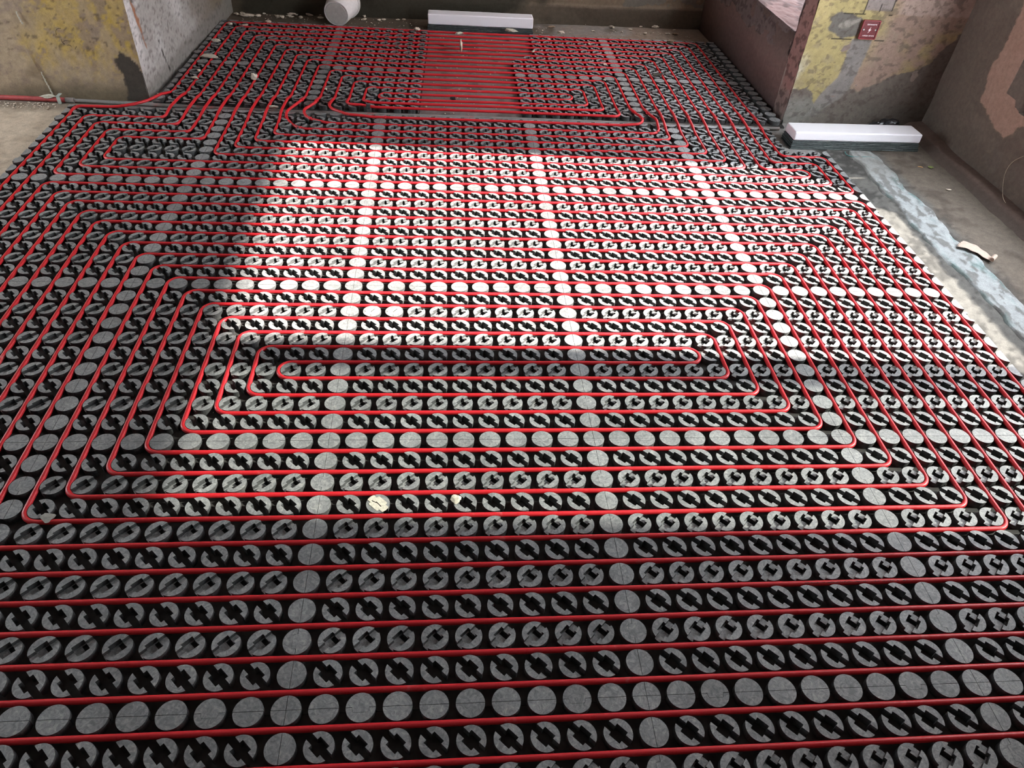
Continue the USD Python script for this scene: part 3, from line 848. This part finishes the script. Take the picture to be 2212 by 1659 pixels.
# ------------------------------------------------------------------ conduits in the groove and along the left wall
cz = FZ + .0155
cp = thing('red_conduit', 'faded red conduit at the foot of the ochre wall, far left', 'conduit', (0, 0, 0))
obj('tube', tube(spline([(-6.1, 3.150, cz), (-4.2, 3.142, cz), (-3.5, 3.136, cz), (-3.06, 3.126, cz)], 10), .0155, 14), RCOND, cp, smooth=40)
obj('clip', cat(bx(-3.118, -3.098, 3.098, 3.108, FZ, .012), bx(-3.118, -3.098, 3.10, 3.15, .006, .010)), plain('pale_clip', (.42, .47, .42), .5), cp)
gp = thing('grey_conduit', 'mortar-stained grey conduit running in the cross groove under the pipes', 'conduit', (0, 0, 0))
obj('tube', tube(spline([(-3.058, 3.126, cz), (-2.6, 3.104, cz), (-2.0, 3.074, cz - .001), (-.5, 3.062, cz), (.8, 3.054, cz), (1.82, 3.05, cz)], 12), .0118, 14), GCOND, gp, smooth=40)
obj('coupling', tube([(-3.075, 3.127, cz), (-3.02, 3.1245, cz)], .0172, 14), GCOND, gp, smooth=40)

# ------------------------------------------------------------------ foam bars on stacks of dark sheets
def foam_stack(o, L, D, ang, zs, n, htop, lab, slab_label):
    c, s = math.cos(ang), math.sin(ang)
    t = zs / n
    for k in range(n):
        j = rng.uniform(-.004, .004, 3)
        w = thing('dark_sheet', slab_label(n - k), 'sheet', (o[0] + j[0], o[1] + j[1], FZ + k * t), ang + j[2] * .4, 'dark sheets under the foam bars')
        e = (n - 1 - k) * .002
        shape = soft_box(-e, L + e * .6, 0 - e, D, .0006, t * .86, t * .2)
        obj('board', shape, SHEET, w)
        for q in range(int(L / .16)):
            if rng.random() < .55:
                x0 = rng.uniform(.03, L - .12)
                obj('dust_streak', bx(x0, x0 + rng.uniform(.03, .1), -e - .0004, -e + .004, t * .35, t * .62), plain('sheet_dust', (.16, .18, .17), .8) if not stage.GetPrimAtPath('/World/Looks/sheet_dust') else '/World/Looks/sheet_dust', w)
    f = soft_box(0, L, 0, D, 0, htop, .010)
    V = f.subdivide().subdivide()
    v = V.vertices.copy()
    v += .0022 * (np.stack([fbm(v + 3, 12, 3, q) for q in (1, 2, 3)], 1) - .5)
    r = thing('foam_bar', lab, 'foam block', (o[0], o[1], FZ + zs), ang)
    obj('block', trimesh.Trimesh(v, V.faces, process=False), FOAM, r, smooth=35)


ORD = ['top', 'second', 'third', 'fourth', 'fifth', 'sixth', 'seventh', 'eighth']
foam_stack((1.802, 2.752), .925, .165, .02, .058, 6, .062, 'white foam bar lying on dark sheets against the right return wall',
           lambda k: f'thin dark sheet, {ORD[k - 1]} of the stack under the right foam bar')
foam_stack((-.718, 4.955), .925, .13, .0, .050, 5, .088, 'white foam bar lying before the damp back wall',
           lambda k: f'thin black sheet, {ORD[k - 1]} of the stack under the back foam bar')
# black film crumpled behind the right bar
rc = np.random.default_rng(12)
v = trimesh.creation.icosphere(subdivisions=3, radius=1.0)
vv = v.vertices * [.11, .055, .06]
vv = vv * (1 + .7 * (fbm(vv, 22, 4, 5) - .5))[:, None]
vv[:, 2] = np.maximum(vv[:, 2], -.045)
r = thing('plastic_film', 'crumpled black plastic film behind the right foam bar', 'plastic film', (2.60, 3.055, FZ + .05))
obj('film', trimesh.Trimesh(vv + [0, 0, -.005], v.faces, process=False), PLASTICBAG, r, smooth=20)
wv = tube(spline([(2.18, 2.72, FZ + .006), (2.185, 2.655, FZ + .005), (2.24, 2.64, FZ + .006), (2.345, 2.64, FZ + .006), (2.36, 2.60, FZ + .006)], 8), .0028, 6)
r = thing('teal_wire', 'short bent teal wire on the screed before the right foam bar', 'wire')
obj('strand', wv, TEAL, r, smooth=True)

# ------------------------------------------------------------------ bucket on its side
rb, rr, hb = .105, .142, .235
prof = [(0, .004), (rb * .86, .004), (rb * .90, 0), (rb, 0), (rb + .002, .006), (rr - .006, hb - .03), (rr - .004, hb - .03), (rr + .004, hb - .026), (rr + .004, hb - .016), (rr - .001, hb - .014), (rr - .001, hb - .006), (rr + .007, hb - .004), (rr + .007, hb),
        (rr - .005, hb), (rr - .008, hb - .03), (rb - .003, .008), (0, .008)]
body = lathe(prof, 56)
tilt = math.atan2(rr + .007 - rb, hb)
axis = np.array([.20, .98, 0]); axis /= np.linalg.norm(axis)
ax3 = axis * math.cos(tilt) + np.array([0, 0, math.sin(tilt)])
side = np.cross(ax3, [0, 0, 1]); side /= np.linalg.norm(side)
upb = np.cross(side, ax3)
M = np.eye(4); M[:3, 0], M[:3, 1], M[:3, 2] = side, upb, ax3
bk = thing('bucket', 'white plastic bucket lying on its side by the damp back wall', 'bucket', (-1.50, 4.945, FZ + rb * math.cos(tilt) + .002))
obj('body', body.copy().apply_transform(M), BUCKET, bk, smooth=35)
disc = lathe([(0, -.0012), (rb * .84, -.0012), (rb * .85, .004), (0, .004)], 48)
obj('bottom', disc.apply_transform(M), plain('bucket_bottom', (.60, .56, .52), .5, 40, .1), bk, smooth=30)
h = []
for a in np.linspace(0, np.pi, 26):
    h.append((-(rr + .008) * math.cos(a), (rr + .012) * .42 * math.sin(a), hb - .03 - .125 * math.sin(a)))
hm = tube(np.array(h), .004, 8)
hm.apply_transform(trimesh.transformations.rotation_matrix(math.radians(100), [0, 0, 1]))
obj('handle', hm.apply_transform(M), BUCKET, bk, smooth=True)
obj('gate_mark', lathe([(0, -.0022), (.004, -.0022), (.005, -.001), (0, -.001)], 12).apply_transform(M), BUCKET, bk)

# ------------------------------------------------------------------ red junction-box plate
S = .121
pl = thing('wall_plate', 'dark red junction box cover with white lightning bolt on the return wall', 'box cover', (2.226, 3.1745, .566))


def flat(poly, t, y0):
    m = trimesh.creation.extrude_polygon(poly, t)
    V = m.vertices.copy()
    m.vertices = np.c_[V[:, 0], -V[:, 2] - y0, V[:, 1]]
    return m


rrp = lambda a, b_, r: sbox(a + r, a + r, b_ - r, b_ - r).buffer(r)
obj('rim', flat(rrp(0, S, .006).difference(rrp(.007, S - .007, .006)), .012, 0), PLATE_RIM, pl)
obj('cover', flat(rrp(.0085, S - .0085, .006), .0085, 0), PLATE, pl)
bolt = Polygon([(.066, .079), (.051, .056), (.0605, .056), (.053, .038), (.0725, .0625), (.0625, .0625)])
obj('bolt_symbol', flat(bolt, .0004, .0085), PRINT, pl, label='white lightning bolt')
for sx in (.0195, S - .0195):
    obj('screw', flat(Point(sx, .0605).buffer(.0048), .002, .0085).union(flat(Point(sx, .0605).buffer(.002), .0006, .0105)) if False else cat(flat(Point(sx, .0605).buffer(.0048), .002, .0085)), STEEL, pl)
for sx in (.010, S - .014):
    obj('slot', flat(sbox(sx, .050, sx + .004, .071), .0006, .0085 if sx > .05 else .0085), BLACK, pl)
GL = ['0010011111001000101010001', '0111011111010101111101010', '1111110101111110010001111', '1011101010111110101010111', '1101111011101101111010110', '1111000100111110010011100', '1011010111101011011110101', '1110101011110101110101011']


def glyphs(seq, x0, z0, w, gaps=()):
    out, x = [], x0
    for k, g in enumerate(seq):
        bits = GL[g]
        for q, ch in enumerate(bits):
            if ch == '1':
                out.append(sbox(x + (q % 5) * w / 5, z0 + (4 - q // 5) * w / 5, x + (q % 5 + 1) * w / 5 - w * .03, z0 + (5 - q // 5) * w / 5 - w * .03))
        x += w * 1.17 + (w * .5 if k in gaps else 0)
    return cat(*[flat(p, .0003, .0085) for p in out])


obj('lettering', glyphs([3, 4, 6, 7, 1, 5, 2], .032, .089, .0085), PRINT, pl, label='row of white characters along the top')
obj('lettering', glyphs([0, 1, 2, 3, 6, 5, 4, 7], .0235, .0185, .0085, (3,)), PRINT, pl, label='row of white characters along the bottom')

# ------------------------------------------------------------------ small things
def blob(sx, sy, sz, seed, sub=2, k=.9):
    v = trimesh.creation.icosphere(subdivisions=sub, radius=1.0)
    p = v.vertices * (1 + k * (fbm(v.vertices + seed * 3.1, 1.7, 3, seed) - .5))[:, None]
    if True:                                       # broken facets
        r = np.random.default_rng(seed)
        for _ in range(4):
            nrm = r.normal(size=3); nrm /= np.linalg.norm(nrm)
            d = p @ nrm - .72
            p = p - np.clip(d, 0, None)[:, None] * nrm
    p[:, 2] -= p[:, 2].min()
    return trimesh.Trimesh(p * [sx, sy, sz] / [1, 1, 1.7], v.faces, process=False)


def ray_at(px, py, z):
    d = fwd + (px - W / 2) / FPX * cr - (py - H / 2) / FPX * cu
    return CAM + d * (z - CAM[2]) / d[2]


def chip(px, py, w, h, z, label, m=CHIP, group=None, name='plaster_chip', cate='plaster chip', tall=.5, rot=None):
    p = ray_at(px, py, z)
    s = np.linalg.norm(p - CAM) / FPX
    seed = int(px * 7 + py * 13) % 9973
    r = np.random.default_rng(seed)
    sx, sy = w * s / 2, max(h * s / 2, w * s / 5)
    me = blob(sx, sy, max(tall * sy * 2, .004), seed)
    t = thing(name, label, cate, (p[0], p[1], z), r.uniform(-.5, .5) if rot is None else rot, group)
    obj('piece', me, m, t, smooth=25)


ZF, ZS = FZ, 0.0005
for px, py, w, h in [(512, 33, 9, 7), (524, 30, 10, 6), (557, 36, 10, 7), (600, 38, 9, 7), (609, 39, 11, 7), (629, 32, 16, 6), (626, 37, 15, 6), (650, 40, 9, 7), (690, 33, 12, 5), (694, 40, 13, 5), (499, 25, 6, 6), (640, 33, 6, 4), (571, 31, 6, 4)]:
    chip(px, py, w, h, ZF, 'cream plaster chip on the bare floor left of the bucket', group='plaster chips left of the bucket')
chip(536, 36, 24, 8, ZF, 'largest cream plaster lump on the floor in the far left corner')
chip(667, 34, 17, 5, ZF, 'flat long cream chip nearest the bucket on its left')
chip(580, 49, 11, 7, .001, 'pale plaster chip on the back edge of the left panels')
for px, py, w, h in [(787, 38, 7, 6), (786, 44, 9, 6), (819, 45, 8, 5), (829, 44, 8, 6), (860, 44, 9, 5), (873, 43, 7, 4)]:
    chip(px, py, w, h, ZF, 'small cream chip on the floor between bucket and back foam bar', group='chips right of the bucket')
for px, py, w, h in [(1252, 53, 6, 5), (1264, 54, 8, 4), (1323, 61, 8, 7), (1317, 56, 9, 5), (1362, 65, 9, 4), (1343, 70, 6, 4), (1281, 68, 8, 4), (1393, 74, 6, 5), (1456, 66, 6, 4), (1350, 57, 7, 4), (1384, 59, 8, 4), (1441, 74, 9, 4)]:
    chip(px, py, w, h, ZF, 'small plaster chip on the bare floor right of the back foam bar', group='chips on the right back floor')
chip(1331, 55, 13, 9, ZF, 'tallest plaster lump at the foot of the back wall, right half')
chip(1416, 60, 17, 9, ZF, 'wide broken plaster lump near the right back corner', m=CHIP)
chip(1458, 75, 14, 6, ZF, 'grey flat shard on the floor in the right back corner', m=BROWN)
chip(1193, 60, 14, 4, ZF, 'brown sliver on the floor just right of the back foam bar', m=BROWN)
chip(1212, 73, 16, 8, .001, 'cream plaster flake on the back edge of the right panels')
chip(468, 91, 18, 9, ZS, 'pale square plaster flake on the far left panel', m=PALE)
chip(452, 123, 38, 11, ZS, 'longest pale plaster slab lying across the left panel studs', m=PALE, tall=.25, rot=-.15)
chip(422, 171, 11, 8, ZS, 'cream plaster crumb beside the second pipe by the left wall', m=PALE)
chip(430, 154, 8, 6, ZS, 'small white crumb on the second pipe by the left wall', m=PALE)
chip(549, 173, 13, 11, ZS, 'thick squared white chunk sitting on a pipe in the left bay', m=PALE, tall=1.0)
chip(592, 234, 21, 9, .001, 'oblong cream chunk lying over the cross groove', m=PALE)
chip(497, 54, 10, 8, ZS, 'white crumb on the back corner studs at the left', m=PALE)
chip(531, 56, 12, 6, ZS, 'yellowish chip on the second pipe in the far left corner')
chip(704, 194, 6, 6, ZS, 'tan crumb beside the seam in the left back panels')
chip(735, 197, 5, 5, ZS, 'white crumb beside the inner pipe of the left back loops', m=PALE)
chip(342, 203, 6, 4, ZS, 'small white crumb at the corner of the grey left wall', m=PALE)
chip(901, 66, 13, 10, ZS, 'cream plaster flake standing at the left end of the back foam bar')
chip(992, 74, 17, 5, -.001, 'long pale flake lying on the second pipe over the gap', m=PALE)
chip(1103, 70, 28, 7, -.001, 'longest pale flake on the top pipe before the back foam bar', m=PALE, rot=-.1)
chip(996, 111, 5, 15, .0, 'slim upright cream splinter among pipes over the gap', tall=1.2)
for px, py, w, h in [(1000, 123, 10, 4), (959, 99, 14, 5), (1100, 88, 16, 5), (1088, 121, 6, 5), (1073, 113, 6, 4), (942, 145, 7, 5), (920, 232, 5, 5), (1025, 159, 5, 4), (998, 83, 6, 4), (1059, 162, 4, 4), (1009, 92, 5, 4)]:
    chip(px, py, w, h, ZF, 'small plaster chip on the bare concrete between the gap pipes', group='chips in the bare gap')
chip(1151, 113, 6, 7, ZS, 'cream crumb at the step in the gap edge', m=CHIP)
chip(1185, 86, 8, 4, ZS, 'cream chip on the second row of the right back panels')
chip(1307, 141, 6, 7, ZS, 'pinkish crumb on the right back panels near the seam')
chip(1272, 96, 5, 5, ZS, 'white crumb on the third row of the right back panels', m=PALE)
chip(1305, 174, 6, 5, ZS, 'tiny white crumb on a bend of the right back loops', m=PALE)
chip(1447, 92, 15, 8, ZS, 'brown bent flake on the top pipe at the right back', m=BROWN)
chip(1419, 164, 22, 8, ZS, 'dark furry clump on the right back panels', m=plain('dark_clump', (.05, .045, .035), .95, 200, .5, .6), name='dirt_clump', cate='clump')
chip(796, 235, 9, 9, ZS, 'black rubbery lump on the lowest gap pipe, left side', m=PLASTICBAG, name='rubber_lump', cate='lump', tall=.8)
chip(980, 218, 11, 9, ZF, 'black lump on the bare concrete in the gap', m=PLASTICBAG, name='rubber_lump', cate='lump', tall=.9)
chip(985, 1081, 22, 22, ZS, 'cream mortar blob between two studs in the lower middle', m=PALE, name='mortar_blob', cate='mortar blob', tall=.3)
chip(103, 1118, 24, 22, .0004, 'thin grey mortar smear on a stud at the lower left bend', m=plain('grey_mortar', (.36, .35, .31), .9, 120, .2, .3), name='mortar_blob', cate='mortar blob', tall=.06)

# slots filled with pale plaster near the centre of the sunlit area
for (i, j, kf, lab) in ((-9, 8, 'f', 'pale plaster plugging a stud slot, left of the pair'), (-8, 8, 'f', 'pale plaster plugging a stud slot, right of the pair'),
                        (-8, -3, 'b', 'cracked pale plaster plugging a stud slot in the lower middle')):
    shp = (F_ALL if kf == 'f' else B_ALL).intersection(DISC).buffer(.004).intersection(DISC)
    if kf == 'f':
        shp = shp.difference(rrect(.03, .004, 55, dx=.006))
    else:
        shp = shp.difference(rrect(.028, .003, -50, dx=.004)).difference(rrect(.02, .003, -30, dx=-.016))
    t = thing('plaster_plug', lab, 'plaster plug', (i * .1, j * .1, 0))
    obj('fill', cat(*[prism(p, .0002, .0012) for p in polys(shp)]), PALE, t)

# loose crumbs nobody could count
rs = np.random.default_rng(21)
cm = []
tet = trimesh.creation.icosphere(subdivisions=0, radius=1.0)
for k in range(620):
    u = rs.random()
    if u < .55:
        x, y = rs.uniform(-2.35, 1.75), rs.uniform(4.88, 5.2); z = FZ
        if abs(x + .25) < .5:
            continue
    elif u < .85:
        x, y = rs.uniform(-.68, -.06), rs.uniform(3.15, 4.9); z = FZ
    else:
        x, y = rs.uniform(-3.55, -3.1), rs.uniform(3.0, 3.11); z = FZ
    s = rs.uniform(.0022, .0065)
    q = tet.vertices * (s * rs.uniform(.6, 1.4, 3)) * [1, 1, .6]
    cm.append(trimesh.Trimesh(q + [x, y, z + s * .3], tet.faces, process=False))
prop(obj('plaster_crumbs', cat(*cm), CHIP), 'scattered plaster crumbs on the bare floor by the back wall and gap', 'crumbs', None, 'stuff')

# curled scrap of cardboard on the screed
t = np.linspace(0, 1, 40)
a0, a1 = np.array([2.345, 1.515, FZ + .022]), np.array([2.475, 1.375, FZ + .009])
Lx = (a1 - a0)[:2]; L0 = np.linalg.norm(Lx); Lx = Lx / L0; Ly = np.array([-Lx[1], Lx[0]])
rows = []
for q in t:
    if q < .82:
        s = q / .82
        cx, zz = s * L0, a0[2] + (.004 - a0[2] + FZ) * sm(0, 1, np.array(s)) + .010 * math.sin(s * 2.6)
        zz = max(zz, FZ + .012)
    else:
        th = (q - .82) / .18 * 4.4
        cx, zz = L0 + .011 * math.sin(th), FZ + .0125 + .011 * (1 - math.cos(th))
    hw = .042 * (1 - .35 * sm(.15, .8, np.array(q))) + (.004 * math.sin(q * 23))
    off = -.022 * sm(.2, .9, np.array(q)) + .012 * math.sin(q * 3)
    rows.append([(a0[:2] + Lx * cx + Ly * (off + w * hw)).tolist() + [float(zz)] for w in np.linspace(-1, 1, 9)])
V = np.array(rows); V[0, :, :2] += Lx * np.array([0, .012, -.004, .010, -.006, .008, 0, .012, .004])[:, None]
top = V.reshape(-1, 3); nb = 9
k = (np.arange(39)[:, None] * nb + np.arange(nb - 1)[None]).ravel()
Ft = np.r_[np.c_[k, k + nb, k + nb + 1], np.c_[k, k + nb + 1, k + 1]]
nn = trimesh.Trimesh(top, Ft, process=False).vertex_normals
VV = np.vstack([top, top - nn * .0018]); n0 = len(top)
edge = np.r_[np.arange(nb), np.arange(1, 40) * nb + nb - 1, np.arange(38, -1, -1)[:0], (39 * nb + np.arange(nb - 2, -1, -1)), np.arange(38, 0, -1) * nb]
e2 = np.roll(edge, -1)
FF = np.r_[Ft, Ft[:, ::-1] + n0, np.c_[edge, e2, e2 + n0], np.c_[edge, e2 + n0, edge + n0]]
sc = thing('cardboard_scrap', 'curled torn scrap of tan cardboard on the pale screed strip', 'cardboard')
obj('sheet', trimesh.Trimesh(VV, FF, process=False), CARD, sc, smooth=40)

# thin pale wire on the right wall
w = thing('thin_wire', 'thin pale wire hanging down the right wall at the frame edge', 'wire')
obj('strand', tube(spline([(2.922, 1.98, .43), (2.922, 2.02, .34), (2.921, 2.06, .27), (2.92, 2.12, .20), (2.919, 2.13, .13), (2.905, 2.07, .055), (2.87, 1.98, .026), (2.855, 1.93, .024)], 8), .0016, 6), WIRE, w, smooth=True)
# bits on the right floor
chip(1988, 361, 8, 5, ZF, 'orange dry leaf scrap on the dusty right floor', m=plain('orange_leaf', (.45, .25, .10), .7), name='leaf_scrap', cate='leaf', tall=.2)
chip(2010, 362, 12, 8, ZF, 'green leaf scrap on the dusty right floor', m=LEAF, name='leaf_scrap', cate='leaf', tall=.15)
chip(2049, 411, 8, 4, ZF, 'small pale chip on the dusty right floor', m=CHIP)

# plaster drips and the bare mesh patch on the ochre wall
for lab, pts in (('upper pale plaster drip on the ochre wall', [(-3.213, .50), (-3.208, .46), (-3.20, .425)]), ('long pale plaster drip on the ochre wall above the red conduit', [(-3.195, .135), (-3.19, .09), (-3.178, .03), (-3.172, -.02)])):
    d = thing('plaster_drip', lab, 'plaster drip')
    q = spline([(x_, 3.1775, z_) for x_, z_ in pts], 8)
    q[:, 0] += .002 * np.sin(np.arange(len(q)) * 1.9)
    obj('drip', tube(q, np.linspace(.003, .0052, len(q)) * (1 + .3 * np.sin(np.arange(len(q)) * 2.7)), 7), PALE, d, smooth=True)
d = thing('mortar_lump', 'pale mortar splash on the red conduit below the long drip', 'mortar blob', (-3.185, 3.128, FZ + .024))
obj('splash', blob(.045, .016, .018, 77, 3), PALE, d, smooth=30)
d = thing('mesh_patch', 'bare fibre mesh patch in the ochre wall, lower left', 'mesh')
ms = []
PM = Polygon([(-3.245, .30), (-3.235, .30), (-3.215, .18), (-3.20, .085), (-3.275, .085), (-3.30, .12), (-3.30, .155), (-3.27, .16), (-3.235, .20)])
for u in np.arange(-3.31, -3.19, .0085):
    seg = PM.intersection(sbox(u, .05, u + .0013, .32))
    ms += [flat(p, .0012, 0) for p in polys(seg)]
for z_ in np.arange(.08, .31, .0085):
    seg = PM.intersection(sbox(-3.32, z_, -3.18, z_ + .0013))
    ms += [flat(p, .0012, 0) for p in polys(seg)]
mm = cat(*ms); mm.apply_translation((0, 3.1785, 0))
obj('strands', mm, plain('mesh_fibre', (.46, .37, .26), .8), d)
d = thing('pencil_scribble', 'dark curved scribble strokes on the ochre wall', 'scribble')
for pts in ([(-3.02, .37), (-3.005, .405), (-2.98, .41)], [(-2.99, .33), (-2.975, .338), (-2.955, .334)], [(-2.975, .308), (-2.96, .31), (-2.952, .302)], [(-2.935, .285), (-2.92, .305)], [(-3.0, .345), (-2.998, .325), (-2.99, .315)]):
    obj('stroke', tube(spline([(a_, 3.179, b_) for a_, b_ in pts], 6), .0011, 5), BLACK, d)

# unseen board added on the window sill to cut the sun patch diagonally
d = thing('board_offcut', 'triangular board added in the right window corner to cut the sun patch', 'board', (2.99, 0, WSILL))
bm = trimesh.creation.extrude_polygon(Polygon([(1.80, 0), (2.285, 0), (2.285, .40)]), .014)
Vv = bm.vertices.copy(); bm.vertices = np.c_[Vv[:, 2], Vv[:, 0], Vv[:, 1]]
bm.invert() if bm.volume < 0 else None
obj('board', bm, WOOD, d)
